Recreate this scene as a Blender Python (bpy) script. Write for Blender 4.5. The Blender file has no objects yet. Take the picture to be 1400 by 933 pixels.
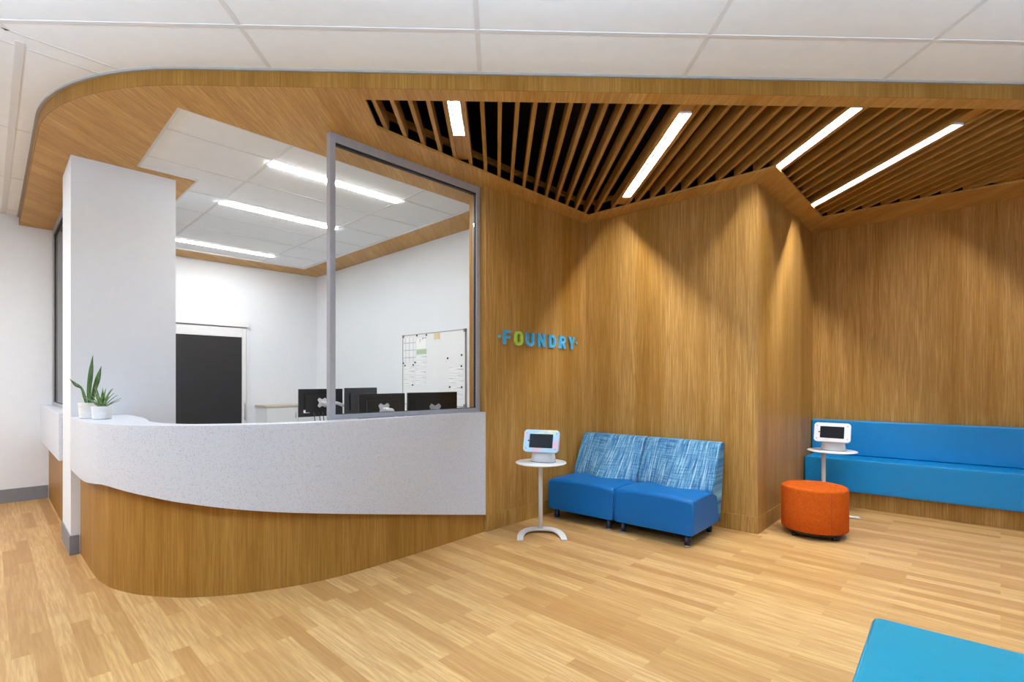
import bpy, bmesh, math, random
from mathutils import Vector, Matrix
from mathutils.geometry import tessellate_polygon
random.seed(7)
S = bpy.context.scene
COL = S.collection
PI = math.pi

# ------------------------------------------------------------------ survey of the room (metres; camera above the origin)
H = 1.34
F, CX, HY = 692.0, 700.0, 522.0
U1 = Vector((.6945, .7195)); V1 = Vector((-.7195, .6945))     # axes of the reception
U0 = Vector((-.0303, .9995)); E0 = Vector((.9995, .0303))     # axes of the main ceiling and its slats
D2 = Vector((.7543, -.6566)); N2 = Vector((.6566, .7543))     # sofa wall, bench wall
ZS, ZC, ZT = 3.09, 3.19, 1.07                                  # soffit, ceiling, counter heights

def at(px, py, z):
    """floor-plan point seen at a pixel of the photograph, at height z"""
    Y = F * (H - z) / (py - HY)
    return Vector(((px - CX) / F * Y, Y))
def along(px, P, d):
    """distance along a wall line P + t d where the picture column px meets it"""
    k = (px - CX) / F
    return (k * P[1] - P[0]) / (d[0] - k * d[1])
def hgt(py, Y):
    return H - Y * (py - HY) / F

# ------------------------------------------------------------------ materials
def srgb(r, g, b):
    f = lambda c: (c / 255 / 12.92) if c / 255 <= .04045 else ((c / 255 + .055) / 1.055) ** 2.4
    return (f(r), f(g), f(b), 1)
class NT:
    def __init__(s, name):
        s.m = bpy.data.materials.new(name); s.m.use_nodes = True
        s.t = s.m.node_tree; s.N = s.t.nodes; s.L = s.t.links
        s.b = s.N['Principled BSDF']; s.out = s.N['Material Output']
    def n(s, typ, **kw):
        x = s.N.new(typ)
        for k, v in kw.items():
            if k.startswith('i_'): x.inputs[k[2:].replace('_', ' ')].default_value = v
            else: setattr(x, k, v)
        return x
    def l(s, a, b): s.L.new(a, b)
    def coord(s, scale=(1, 1, 1), rot=(0, 0, 0), loc=(0, 0, 0)):
        c = s.n('ShaderNodeTexCoord'); m = s.n('ShaderNodeMapping')
        m.inputs['Scale'].default_value = scale; m.inputs['Rotation'].default_value = rot; m.inputs['Location'].default_value = loc
        s.l(c.outputs['Object'], m.inputs['Vector']); return m.outputs['Vector']
    def noise(s, vec, scale=1, detail=3, rough=.55):
        x = s.n('ShaderNodeTexNoise'); x.inputs['Scale'].default_value = scale; x.inputs['Detail'].default_value = detail
        x.inputs['Roughness'].default_value = rough; s.l(vec, x.inputs['Vector']); return x.outputs['Fac']
    def ramp(s, fac, stops):
        r = s.n('ShaderNodeValToRGB'); e = r.color_ramp.elements
        e[0].position, e[0].color = stops[0]; e[1].position, e[1].color = stops[1]
        for p, c in stops[2:]:
            q = e.new(p); q.color = c
        s.l(fac, r.inputs['Fac']); return r.outputs['Color']
    def mix(s, fac, a, b, mode='MIX'):
        x = s.n('ShaderNodeMix', data_type='RGBA', blend_type=mode)
        for i, v in ((0, fac), (6, a), (7, b)):
            if hasattr(v, 'is_linked') or hasattr(v, 'links'): s.l(v, x.inputs[i])
            else: x.inputs[i].default_value = v
        return x.outputs[2]
    def math(s, op, a, b=0.0):
        x = s.n('ShaderNodeMath', operation=op)
        for i, v in ((0, a), (1, b)):
            if hasattr(v, 'links'): s.l(v, x.inputs[i])
            else: x.inputs[i].default_value = v
        return x.outputs[0]
    def bump(s, hgt_, strength=.1, dist=.001):
        x = s.n('ShaderNodeBump'); x.inputs['Strength'].default_value = strength; x.inputs['Distance'].default_value = dist
        s.l(hgt_, x.inputs['Height']); s.l(x.outputs['Normal'], s.b.inputs['Normal'])
    def set(s, col=None, rough=.5, metal=0, spec=.5):
        if col is not None:
            if hasattr(col, 'links'): s.l(col, s.b.inputs['Base Color'])
            else: s.b.inputs['Base Color'].default_value = col
        s.b.inputs['Roughness'].default_value = rough; s.b.inputs['Metallic'].default_value = metal
        s.b.inputs['Specular IOR Level'].default_value = spec
        return s.m

def plain(name, rgb, rough=.5, metal=0, spec=.5, var=.04):
    k = NT(name); c = srgb(*rgb)
    n = k.noise(k.coord(), 14, 2)
    lo = tuple(x * (1 - var) for x in c[:3]) + (1,); hi = tuple(min(1, x * (1 + var)) for x in c[:3]) + (1,)
    return k.set(k.ramp(n, [(.3, lo), (.7, hi)]), rough, metal, spec)

def wood(name, lite, mid, dark, scale, rot=(0, 0, 0), rough=.42, contour=5.0):
    """veneer; scale stretches the grain, smallest component = grain direction"""
    k = NT(name)
    v = k.coord(scale, rot)
    broad = k.noise(v, .33, 2, .5)
    fine = k.noise(v, 5.2, 4, .65)
    n = k.noise(v, .62, 1, .4)
    ring = k.math('FRACT', k.math('MULTIPLY', n, contour * 3))
    ring = k.math('ABSOLUTE', k.math('SUBTRACT', ring, .5))
    base = k.ramp(broad, [(.3, srgb(*mid)), (.7, srgb(*lite))])
    c = k.mix(k.math('MULTIPLY', k.ramp(fine, [(.42, (1, 1, 1, 1)), (.66, (0, 0, 0, 1))]), .45), base, srgb(*dark))
    c = k.mix(k.math('MULTIPLY', k.ramp(ring, [(.02, (1, 1, 1, 1)), (.22, (0, 0, 0, 1))]), .22), c, srgb(*dark))
    k.set(c, rough, 0, .18)
    k.bump(fine, .04)
    return k.m

WL, WM, WD = (202, 156, 90), (172, 124, 54), (112, 68, 14)
ang_u1 = math.atan2(U1.y, U1.x)
M = {}
M['wood_wall'] = wood('wood_panel_upright', WL, WM, WD, (22, 22, .55))
M['wood_soffit'] = wood('wood_panel_overhead', (214, 170, 100), (192, 145, 74), (132, 86, 28), (22, .8, 22), (0, 0, math.radians(22)))
M['wood_slat'] = wood('wood_slat', WL, WM, WD, (40, 1.2, 40), (0, 0, math.radians(-1.7)))
M['wood_desk'] = wood('wood_desk_upright', (182, 134, 64), (158, 110, 44), (112, 68, 14), (20, 20, .5), contour=7)

def floor_mat():
    k = NT('floor_vinyl_plank')
    a = math.atan2(V1.y, V1.x)
    v = k.coord((1, 1, 1), (0, 0, -a))
    br = k.n('ShaderNodeTexBrick', offset=.37, offset_frequency=2, squash=1.0)
    for nme, val in (('Color1', (0, 0, 0, 1)), ('Color2', (1, 1, 1, 1)), ('Mortar', (.35, .35, .35, 1)), ('Scale', 1.0), ('Mortar Size', .0004), ('Mortar Smooth', .1), ('Bias', 0), ('Brick Width', .74), ('Row Height', .079)):
        br.inputs[nme].default_value = val
    k.l(v, br.inputs['Vector'])
    rnd = br.outputs['Color']
    sx = k.n('ShaderNodeSeparateXYZ'); k.l(v, sx.inputs[0])
    cm = k.n('ShaderNodeCombineXYZ')
    k.l(k.math('MULTIPLY', sx.outputs[0], .8), cm.inputs[0]); k.l(k.math('MULTIPLY', sx.outputs[1], 16), cm.inputs[1])
    k.l(k.math('MULTIPLY', rnd, 41), cm.inputs[2])
    fine = k.noise(cm.outputs[0], 4.5, 4, .6)
    n = k.noise(cm.outputs[0], .8, 1, .4)
    ring = k.math('ABSOLUTE', k.math('SUBTRACT', k.math('FRACT', k.math('MULTIPLY', n, 13)), .5))
    base = k.ramp(rnd, [(0, srgb(176, 131, 78)), (1, srgb(215, 175, 118)), (.5, srgb(202, 159, 102))])
    c = k.mix(k.math('MULTIPLY', k.ramp(fine, [(.40, (1, 1, 1, 1)), (.64, (0, 0, 0, 1))]), .5), base, srgb(156, 106, 52))
    c = k.mix(k.math('MULTIPLY', k.ramp(ring, [(.02, (1, 1, 1, 1)), (.2, (0, 0, 0, 1))]), .2), c, srgb(170, 118, 60))
    c = k.mix(k.math('MULTIPLY', br.outputs['Fac'], .35), c, srgb(150, 104, 56))
    k.set(c, .42, 0, .3); k.bump(fine, .03)
    return k.m
M['floor'] = floor_mat()
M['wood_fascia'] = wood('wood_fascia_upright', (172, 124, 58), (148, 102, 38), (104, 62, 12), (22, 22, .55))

def terrazzo():
    k = NT('speckled_solid_surface')
    c = srgb(216, 219, 227)
    for sc, th, col in ((120, .22, (128, 128, 136)), (170, .22, (160, 156, 156)), (80, .17, (180, 182, 190)), (85, .12, (128, 120, 116))):
        v = k.n('ShaderNodeTexVoronoi'); v.inputs['Scale'].default_value = sc; k.l(k.coord(loc=(sc, 2 * sc, 0)), v.inputs['Vector'])
        r = k.n('ShaderNodeSeparateColor'); k.l(v.outputs['Color'], r.inputs[0])
        keep = k.math('GREATER_THAN', r.outputs[0], .62)
        f = k.math('MULTIPLY', k.math('LESS_THAN', v.outputs['Distance'], th), keep)
        c = k.mix(f, c, srgb(*col))
    return k.set(c, .3, 0, .5)
M['terrazzo'] = terrazzo()
M['wall'] = plain('white_wall_paint', (229, 232, 237), .7, var=.01)
M['ceil'] = plain('white_ceiling_tile', (234, 236, 237), .85, var=.015)
M['grid'] = plain('ceiling_grid_white', (218, 217, 216), .6, var=.01)
M['trim'] = plain('ceiling_edge_trim', (158, 155, 150), .6)
M['base'] = plain('grey_vinyl_base', (124, 123, 127), .5)
M['alu'] = plain('grey_aluminium', (166, 164, 167), .45, .15)
M['mount'] = plain('pale_grey_mount', (206, 206, 208), .45)
M['gasket'] = plain('black_gasket', (22, 22, 22), .5)
M['void'] = plain('black_plenum', (16, 13, 11), .9)
M['white'] = plain('white_powder_coat', (228, 228, 229), .35, var=.01)
M['baffle'] = plain('grey_light_baffle', (92, 90, 86), .5, var=.01)
M['plastic'] = plain('white_plastic', (236, 236, 238), .35, var=.01)
M['black'] = plain('black_plastic', (26, 26, 28), .4)
M['doorblack'] = plain('black_door_panel', (34, 32, 34), .45)
M['screen'] = plain('dark_screen', (22, 21, 23), .32, spec=.15)
M['blue'] = plain('blue_vinyl', (0, 96, 162), .42, spec=.3, var=.03)
M['bench'] = plain('bright_blue_vinyl', (0, 130, 192), .36, spec=.5, var=.03)
M['teal'] = plain('teal_vinyl', (20, 136, 160), .34, spec=.35, var=.03)
M['navy'] = plain('navy_foot', (20, 22, 52), .35)
M['steel'] = plain('steel_glide', (180, 180, 182), .3, .8)
M['beige'] = plain('beige_top', (196, 188, 170), .5)
M['lb'] = plain('sign_blue', (72, 164, 208), .45)
M['lg'] = plain('sign_green', (172, 208, 84), .45)
M['lt'] = plain('sign_teal', (104, 178, 178), .45)
M['soil'] = plain('potting_soil', (52, 40, 32), .9, var=.3)
M['pot'] = plain('white_ceramic', (236, 235, 233), .5, var=.02)
M['tan'] = plain('tan_note', (222, 200, 160), .7)
M['frosty'] = plain('whiteboard_face', (240, 241, 242), .2, var=.005)

def leaf_mat(name, a, b, sc):
    k = NT(name); n = k.noise(k.coord((sc, sc, sc * .3)), 6, 4, .6)
    return k.set(k.ramp(n, [(.35, srgb(*a)), (.65, srgb(*b))]), .4)
M['leaf'] = leaf_mat('snake_plant_leaf', (38, 66, 34), (86, 124, 66), 9)
M['leaf2'] = leaf_mat('succulent_leaf', (58, 92, 50), (128, 160, 92), 12)

def fabric_plaid():
    k = NT('blue_woven_plaid')
    v1 = k.noise(k.coord((190, 0, 6)), 1, 2, .7)
    v2 = k.noise(k.coord((7, 0, 170)), 1, 2, .7)
    d1 = k.noise(k.coord((80, 0, 3), loc=(9, 0, 0)), 1, 1, .5)
    d2 = k.noise(k.coord((4, 0, 95), loc=(0, 0, 5)), 1, 1, .5)
    c = k.mix(k.ramp(v1, [(.42, (0, 0, 0, 1)), (.58, (1, 1, 1, 1))]), srgb(38, 98, 142), srgb(134, 178, 200))
    c = k.mix(k.math('MULTIPLY', k.ramp(v2, [(.46, (0, 0, 0, 1)), (.58, (1, 1, 1, 1))]), .75), c, srgb(52, 112, 152))
    c = k.mix(k.math('MULTIPLY', k.ramp(d1, [(.6, (0, 0, 0, 1)), (.66, (1, 1, 1, 1))]), .7), c, srgb(26, 66, 112))
    c = k.mix(k.math('MULTIPLY', k.ramp(d2, [(.6, (0, 0, 0, 1)), (.66, (1, 1, 1, 1))]), .55), c, srgb(26, 66, 112))
    c = k.mix(k.math('MULTIPLY', k.ramp(d1, [(.33, (1, 1, 1, 1)), (.38, (0, 0, 0, 1))]), .5), c, srgb(206, 226, 232))
    k.set(c, .8, 0, .2); k.bump(v1, .15)
    return k.m
M['plaid'] = fabric_plaid()
def fabric_orange():
    k = NT('orange_felt')
    a = k.noise(k.coord((40, 40, 260)), 1, 2, .6); b = k.noise(k.coord((260, 260, 40)), 1, 2, .6)
    c = k.mix(.5, k.ramp(a, [(.35, srgb(170, 66, 12)), (.65, srgb(206, 98, 32))]), k.ramp(b, [(.35, srgb(170, 66, 12)), (.65, srgb(206, 98, 32))]))
    k.set(c, .9, 0, .05); k.bump(a, .15); return k.m
M['orange'] = fabric_orange()
def pastel():
    k = NT('pastel_printed_plastic'); n = k.noise(k.coord((1, 1, 1)), 9, 1, .4)
    return k.set(k.ramp(n, [(.3, srgb(236, 178, 206)), (.7, srgb(250, 238, 190)), (.42, srgb(186, 214, 240)), (.55, srgb(170, 220, 244))]), .35)
M['pastel'] = pastel()
def glass():
    k = NT('clear_glass')
    tr = k.n('ShaderNodeBsdfTransparent'); tr.inputs[0].default_value = (.965, .975, .972, 1)
    gl = k.n('ShaderNodeBsdfGlossy'); gl.inputs['Roughness'].default_value = .02
    fr = k.n('ShaderNodeFresnel'); fr.inputs['IOR'].default_value = 1.22
    mx = k.n('ShaderNodeMixShader'); k.l(fr.outputs[0], mx.inputs[0]); k.l(tr.outputs[0], mx.inputs[1]); k.l(gl.outputs[0], mx.inputs[2])
    k.l(mx.outputs[0], k.out.inputs['Surface']); k.N.remove(k.b); return k.m
M['glass'] = glass()
def emit(name, col, st):
    k = NT(name); e = k.n('ShaderNodeEmission'); e.inputs['Color'].default_value = col; e.inputs['Strength'].default_value = st
    k.l(e.outputs[0], k.out.inputs['Surface']); k.N.remove(k.b); return k.m
M['lamp_cool'] = emit('reception_diffuser', (.995, 1, .985, 1), 80)
M['lamp_warm'] = emit('slat_light_diffuser', (.95, 1, 1.02, 1), 600)
def sheet(name, kind):
    k = NT(name)
    if kind == 'lines':
        n = k.noise(k.coord((3, 3, 130)), 1, 2, .8)
        c = k.ramp(n, [(.40, srgb(196, 198, 202)), (.52, srgb(246, 246, 247))])
    elif kind == 'grid':
        br = k.n('ShaderNodeTexBrick', offset=0)
        for nm, v in (('Color1', srgb(242, 243, 244)), ('Color2', srgb(232, 233, 236)), ('Mortar', srgb(190, 192, 198)), ('Scale', 1.), ('Mortar Size', .006), ('Brick Width', .085), ('Row Height', .095)): br.inputs[nm].default_value = v
        co = k.coord(); sp = k.n('ShaderNodeSeparateXYZ'); k.l(co, sp.inputs[0]); cm = k.n('ShaderNodeCombineXYZ'); k.l(sp.outputs[0], cm.inputs[0]); k.l(sp.outputs[2], cm.inputs[1]); k.l(cm.outputs[0], br.inputs['Vector'])
        c = br.outputs['Color']
    else:
        co = k.coord(); sp = k.n('ShaderNodeSeparateXYZ'); k.l(co, sp.inputs[0])
        c = k.ramp(k.math('ADD', k.math('MULTIPLY', sp.outputs[2], 2.2), .5), [(0, srgb(246, 246, 246)), (1, srgb(246, 246, 246)), (.22, srgb(246, 246, 246)), (.24, srgb(176, 198, 164)), (.4, srgb(176, 198, 164)), (.42, srgb(246, 246, 246))])
        n = k.noise(k.coord((1, 1, 1)), 26, 1, .5)
        top = k.math('MULTIPLY', k.math('GREATER_THAN', sp.outputs[2], .05), k.math('GREATER_THAN', n, .6))
        c = k.mix(top, c, srgb(140, 140, 140))
    return k.set(c, .7)
M['sheet_lines'] = sheet('printed_sheet_lines', 'lines'); M['sheet_grid'] = sheet('printed_sheet_calendar', 'grid'); M['sheet_poster'] = sheet('printed_sheet_poster', 'poster')

# ------------------------------------------------------------------ mesh building
class MB:
    def __init__(s): s.v = []; s.f = []; s.sm = []
    def add(s, vs, fs, smooth=False):
        o = len(s.v); s.v += [tuple(x) for x in vs]
        s.f += [tuple(i + o for i in f) for f in fs]; s.sm += [smooth] * len(fs); return s
    def box(s, x0, x1, y0, y1, z0, z1):
        return s.prism([(x0, y0), (x1, y0), (x1, y1), (x0, y1)], z0, z1)
    def prism(s, poly, z0, z1, holes=()):
        loops = [[Vector((p[0], p[1], 0)) for p in poly]] + [[Vector((p[0], p[1], 0)) for p in h] for h in holes]
        flat = [p for l in loops for p in l]; n = len(flat)
        tri = tessellate_polygon(loops)
        vs = [(p.x, p.y, z0) for p in flat] + [(p.x, p.y, z1) for p in flat]; fs = []
        for t in tri:
            a, b, c = (flat[i] for i in t)
            if (b - a).cross(c - a).z < 0: t = (t[0], t[2], t[1])
            fs.append((t[2], t[1], t[0])); fs.append(tuple(i + n for i in t))
        o = 0
        for li, l in enumerate(loops):
            m = len(l); area = sum(l[i].x * l[(i + 1) % m].y - l[(i + 1) % m].x * l[i].y for i in range(m))
            ccw = area > 0
            for i in range(m):
                a, b = o + i, o + (i + 1) % m
                q = (a, b, b + n, a + n)
                if ccw == (li > 0): q = q[::-1]
                fs.append(q)
            o += m
        return s.add(vs, fs)
    def strip(s, p, d, L, W, z0, z1):
        """box along direction d from point p, W wide centred"""
        p = Vector(p); d = Vector(d); n = Vector((-d.y, d.x))
        return s.prism([p - n * W / 2, p + d * L - n * W / 2, p + d * L + n * W / 2, p + n * W / 2], z0, z1)
    def lathe(s, prof, seg=40, c=(0, 0), sx=1, sy=1, smooth=True):
        vs = []; fs = []
        for r, z in prof:
            for i in range(seg):
                a = 2 * PI * i / seg; vs.append((c[0] + r * sx * math.cos(a), c[1] + r * sy * math.sin(a), z))
        for j in range(len(prof) - 1):
            for i in range(seg):
                k = (i + 1) % seg; fs.append((j * seg + i, j * seg + k, (j + 1) * seg + k, (j + 1) * seg + i))
        s.add(vs, fs, smooth)
        o = len(s.v) - len(vs)
        s.f.append(tuple(o + i for i in reversed(range(seg)))); s.sm.append(False)
        s.f.append(tuple(o + (len(prof) - 1) * seg + i for i in range(seg))); s.sm.append(False)
        return s
    def tube(s, pts, r, seg=10):
        pts = [Vector(p) for p in pts]; rs = r if isinstance(r, (list, tuple)) else [r] * len(pts)
        vs = []; fs = []
        for i, p in enumerate(pts):
            t = (pts[min(i + 1, len(pts) - 1)] - pts[max(i - 1, 0)]).normalized()
            a = t.cross(Vector((0, 0, 1)) if abs(t.z) < .9 else Vector((1, 0, 0))).normalized(); b = t.cross(a)
            for k in range(seg):
                w = 2 * PI * k / seg; vs.append(p + (a * math.cos(w) + b * math.sin(w)) * rs[i])
        for i in range(len(pts) - 1):
            for k in range(seg):
                m = (k + 1) % seg; fs.append((i * seg + k, i * seg + m, (i + 1) * seg + m, (i + 1) * seg + k))
        fs.append(tuple(reversed(range(seg)))); fs.append(tuple((len(pts) - 1) * seg + k for k in range(seg)))
        return s.add(vs, fs, True)
    def sweep(s, rings, smooth=True, caps=True):
        """rings: equal-length closed loops of 3-D points"""
        m = len(rings[0]); vs = [p for r in rings for p in r]; fs = []
        for j in range(len(rings) - 1):
            for i in range(m):
                k = (i + 1) % m; fs.append((j * m + i, j * m + k, (j + 1) * m + k, (j + 1) * m + i))
        s.add(vs, fs, smooth)
        if caps:
            o = len(s.v) - len(vs)
            s.f.append(tuple(o + i for i in reversed(range(m)))); s.sm.append(False)
            s.f.append(tuple(o + (len(rings) - 1) * m + i for i in range(m))); s.sm.append(False)
        return s
    def build(s, name, mat, parent=None, bevel=0, seg=2, loc=None, angle=35):
        me = bpy.data.meshes.new(name); me.from_pydata(s.v, [], s.f)
        bm = bmesh.new(); bm.from_mesh(me); bmesh.ops.recalc_face_normals(bm, faces=bm.faces); bm.to_mesh(me); bm.free()
        me.polygons.foreach_set('use_smooth', s.sm if not bevel else [True] * len(s.f))
        me.materials.append(mat)
        o = bpy.data.objects.new(name, me); COL.objects.link(o)
        if parent is not None: o.parent = parent
        if loc is not None: o.location = loc
        if bevel:
            b = o.modifiers.new('bevel', 'BEVEL'); b.width = bevel; b.segments = seg; b.limit_method = 'ANGLE'; b.angle_limit = math.radians(angle)
            w = o.modifiers.new('wn', 'WEIGHTED_NORMAL'); w.keep_sharp = True
        return o
def tag(o, label=None, cat=None, group=None, kind=None):
    for k, v in (('label', label), ('category', cat), ('group', group), ('kind', kind)):
        if v: o[k] = v
    return o
def thing(name, label, cat, loc=(0, 0, 0), rz=0, group=None):
    o = bpy.data.objects.new(name, None); o.empty_display_size = .1; COL.objects.link(o)
    o.location = loc; o.rotation_euler = (0, 0, rz); return tag(o, label, cat, group)
def struct(o): o['kind'] = 'structure'; return o
def copy_tree(o, parent=None):
    c = o.copy(); COL.objects.link(c)
    if parent is not None: c.parent = parent
    for ch in list(o.children): copy_tree(ch, c)
    return c
def catmull(P, n=8):
    P = [Vector(p) for p in P]; out = []
    for i in range(len(P) - 1):
        a = P[i - 1] if i else 2 * P[0] - P[1]; b, c = P[i], P[i + 1]; d = P[i + 2] if i + 2 < len(P) else 2 * P[-1] - P[-2]
        for k in range(n):
            t = k / n
            out.append(.5 * (2 * b + (c - a) * t + (2 * a - 5 * b + 4 * c - d) * t * t + (3 * b - a - 3 * c + d) * t ** 3))
    out.append(P[-1]); return out
def offset(poly, d):
    """offset an open 2-D polyline to its right-hand side"""
    out = []
    for i, p in enumerate(poly):
        t = (poly[min(i + 1, len(poly) - 1)] - poly[max(i - 1, 0)]).normalized()
        dd = d[i] if isinstance(d, list) else d
        out.append(Vector((p.x + t.y * dd, p.y - t.x * dd)))
    return out

# ------------------------------------------------------------------ key plan points
A = Vector((-2.133, 3.229))                       # front-left corner of the reception ceiling
R = lambda a, b: A + U1 * a + V1 * b
PS = Vector((-.235, 4.512)); PSC = Vector((.823, 5.61))          # sign wall
PW = Vector((2.158, 4.445)); K = Vector((3.545, 5.963))          # sofa wall ends at PW, return wall PW-K, bench wall from K
CB = Vector((-3.274, 8.487))                                    # far corner of the reception
CC = Vector((-3.40, 3.90))                                      # column corner
LW = Vector((-5.343, 5.832))                                    # left wall meets the side desk

# outline of the wood soffit: straight fascia, quarter curve, straight side
fa = lambda x: Vector((x, 3.047 + .0303 * x))
sd = Vector((-.7195, .6945)); X0 = Vector((-2.716, 2.965))
Rr = 1.9; th = math.acos(max(-1, min(1, (-E0).dot(sd)))); tl = Rr * math.tan(th / 2)
pA = X0 + E0 * tl; pB = X0 + sd * tl
cen = pA + U0 * Rr
OUT = [fa(6.4), fa(3), fa(0), pA]
a0 = math.atan2(pA.y - cen.y, pA.x - cen.x); a1 = math.atan2(pB.y - cen.y, pB.x - cen.x)
if a1 > a0: a1 -= 2 * PI
for i in range(1, 24): OUT.append(cen + Vector((math.cos(a0 + (a1 - a0) * i / 24), math.sin(a0 + (a1 - a0) * i / 24))) * Rr)
OUT += [pB]
endL = LW - U1 * .50
tt = (endL - pB).dot(sd); OUT.append(pB + sd * tt)

# ------------------------------------------------------------------ setting: floor, walls
struct(MB().prism([(-10, -4), (6.4, -4), (6.4, 8), (1, 9.5), (-3.2, 9.2), (-9, 9)], -.05, 0).build('floor', M['floor']))
struct(MB().prism([R(.95, -.30), R(2.98, -.30), R(2.98, 4.45), R(-.28, 4.45), R(-.28, 2.0), R(.31, 2.0), R(.31, 1.3), R(.40, .9)], 0, .003).build('floor_bounce_sheet', plain('pale_grey_bounce_sheet', (226, 226, 225), .5)))  # unseen pale sheet, added to bounce light up to the reception ceiling
def wall(name, p, q, th_, z0=0, z1=ZS + .02, mat='wall'):
    p = Vector(p); q = Vector(q); d = (q - p).normalized(); n = Vector((-d.y, d.x))
    return struct(MB().prism([p, q, q + n * th_, p + n * th_], z0, z1).build(name, M[mat]))
# wood walls of the waiting room
def wallpoly(name, poly, mat, z0=0, z1=ZS + .015): return struct(MB().prism(poly, z0, z1).build(name, M[mat]))
wallpoly('wall_sign', [PS, PSC, PSC + Vector((0, .25)), PSC + V1 * .22, PS + V1 * .22], 'wood_wall')
wallpoly('wall_sofa', [PSC, PW, PW + Vector((0, .18)), PSC + Vector((0, .25))], 'wood_wall')
wallpoly('wall_return', [PW, K, K + Vector((-.02, .18)), PW + Vector((0, .18))], 'wood_wall')
wallpoly('wall_bench', [K, K + D2 * 3.9, K + D2 * 3.9 + N2 * .15, K + Vector((-.02, .18))], 'wood_wall')
# raised wood base boards
def baseboard(name, p, q, mat, h=.145, t=.008, side=1):
    p = Vector(p); q = Vector(q); d = (q - p).normalized(); n = Vector((d.y, -d.x)) * side
    return struct(MB().prism([p, q, q + n * t, p + n * t][::side], 0, h).build(name, M[mat], bevel=.002))
baseboard('baseboard_sign', PS, PSC - U1 * .01, 'wood_wall')
baseboard('baseboard_sofa', PSC + D2 * .01, PW, 'wood_wall')
baseboard('baseboard_return', PW, K - U1 * .35, 'wood_wall')
# reception interior
wall('wall_rear', CB, CB - U1 * 4.2, -.15)
ra = (PS - CB).dot(V1)                               # along the inner side wall
wallpoly('wall_inner', [CB, CB - V1 * (abs(ra) - .22), CB - V1 * (abs(ra) - .22) + U1 * .12, CB + U1 * .12], 'wall')
# corridor wall on the left, pillar, far enclosing walls
wallpoly('wall_left', [LW + U1 * .10, LW - U1 * 5.5, LW - U1 * 5.5 + V1 * .38, LW + U1 * .10 + V1 * .38], 'wall', 0, ZC)
baseboard('baseboard_left', LW - U1 * 5.4, LW - U1 * .004, 'base', .15, .008)
wallpoly('wall_column', [CC, CC + U1 * .69, CC + U1 * .69 + V1 * .6, CC + V1 * .6], 'wall', 0, ZS)
bc = MB(); e = .008
bc.prism([CC - U1 * e - V1 * e, CC + U1 * .048 - V1 * e, CC + U1 * .048, CC, CC + V1 * .6, CC + V1 * .6 - U1 * e], 0, .15)
struct(bc.build('baseboard_column', M['base'], bevel=.002))
wall('wall_right', (6.4, -4), (6.4, 4.2), -.15, 0, ZC)
wall('wall_back', (-10, -4), (6.4, -4), -.15, 0, ZC)
wall('wall_far', (-10, -4), (-10, 2.2), .15, 0, ZC)

# ------------------------------------------------------------------ ceilings
ceil_poly = [(6.4, -4)] + [p for p in OUT] + [(-10, 2.2), (-10, -4)]
ceil_poly = [(p[0], p[1]) for p in ceil_poly]
struct(MB().prism(ceil_poly, ZC, ZC + .05).build('ceiling', M['ceil']))
# tee grid hanging 3 mm below the tiles
g = MB(); zt0, zt1 = ZC - .002, ZC + .001
def front_limit(p, d):                              # stop a tee at the fascia
    return (3.047 + .0303 * p.x - p.y) / (d.y - .0303 * d.x)
Bp = Vector((-2.673, 2.642))                       # border strip between the two grids
for k in range(-5, 6):
    c = -.176 + 1.235 * k
    p = Vector((c, 2.4525)) - U0 * 6.4
    L = front_limit(p, U0) - .008
    lim = (Bp - p).cross(U1) / U0.cross(U1)          # do not cross the border strip
    if c < -1.5: L = min(L, lim)
    if L > .1: g.strip(p, U0, L, .026, zt0, zt1)
for k in range(0, 10):
    y = 2.675 - k * .617
    p = Vector((6.3, y + .0303 * 6.3)); q_l = (Bp - p).cross(U1) / (-E0).cross(U1)
    g.strip(p, -E0, min(16, q_l), .024, zt0 - .0006, zt1 - .0004)
g.strip(Bp - U1 * 6, U1, 6 + .62, .02, zt0, zt1); g.strip(Bp + V1 * .138 - U1 * 6, U1, 6 + .48, .02, zt0, zt1)
T0 = Vector((-2.639, 2.718))
g.strip(T0 + V1 * .05, V1, 4.3, .04, zt0 - .001, zt1); g.strip(T0 + V1 * .05 - U1 * .61, V1, 4.4, .02, zt0, zt1)
for q in (1.35, 2.62, 3.84): g.strip(T0 + V1 * (q + .05) - U1 * 3, U1, 3.35, .02, zt0, zt1)
struct(g.build('trim_1', M['grid']))
# grey edge angle where the tiles meet the wood fascia
o1 = offset([Vector(p) for p in OUT], -.018)
struct(MB().prism([p for p in OUT] + o1[::-1], ZC - .012, ZC + .002).build('trim_2', M['trim']))

# ------------------------------------------------------------------ wood soffit with its two openings
hole_rec = [R(0, 0), R(2.6, 0), R(2.6, 4.05), R(0, 4.05), R(0, 2.1), R(.42, 2.1), R(.42, 1.29), R(0, 1.29)]
SL = [at(499.3, 136.6, ZS), at(516, 175, ZS), at(804.6, 295.6, ZS), at(1061.5, 228.6, ZS), at(1125, 298, ZS)]
SL.append(SL[-1] + D2 * 2.6); SL.append(Vector((SL[-1].x, at(499.3, 136.6, ZS).y + .0269 * (SL[-1].x + .9126))))
soffit_outer = OUT + [OUT[-1] + V1 * .5, R(-.6, 4.9), R(3.2, 4.75), (PSC + Vector((-.3, .45))), PSC + Vector((0, .22)), PW + Vector((0, .15)), K + Vector((0, .15)), K + D2 * 3.8 + N2 * .1, Vector((6.4, 3.5))]
sf = MB().prism(soffit_outer, ZS, ZS + .018, [hole_rec, SL])
inn = offset(OUT, .02)
sf.prism(list(OUT) + inn[::-1], ZS + .018, ZC - .01)
struct(sf.build('ceiling_soffit', M['wood_soffit']))
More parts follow.
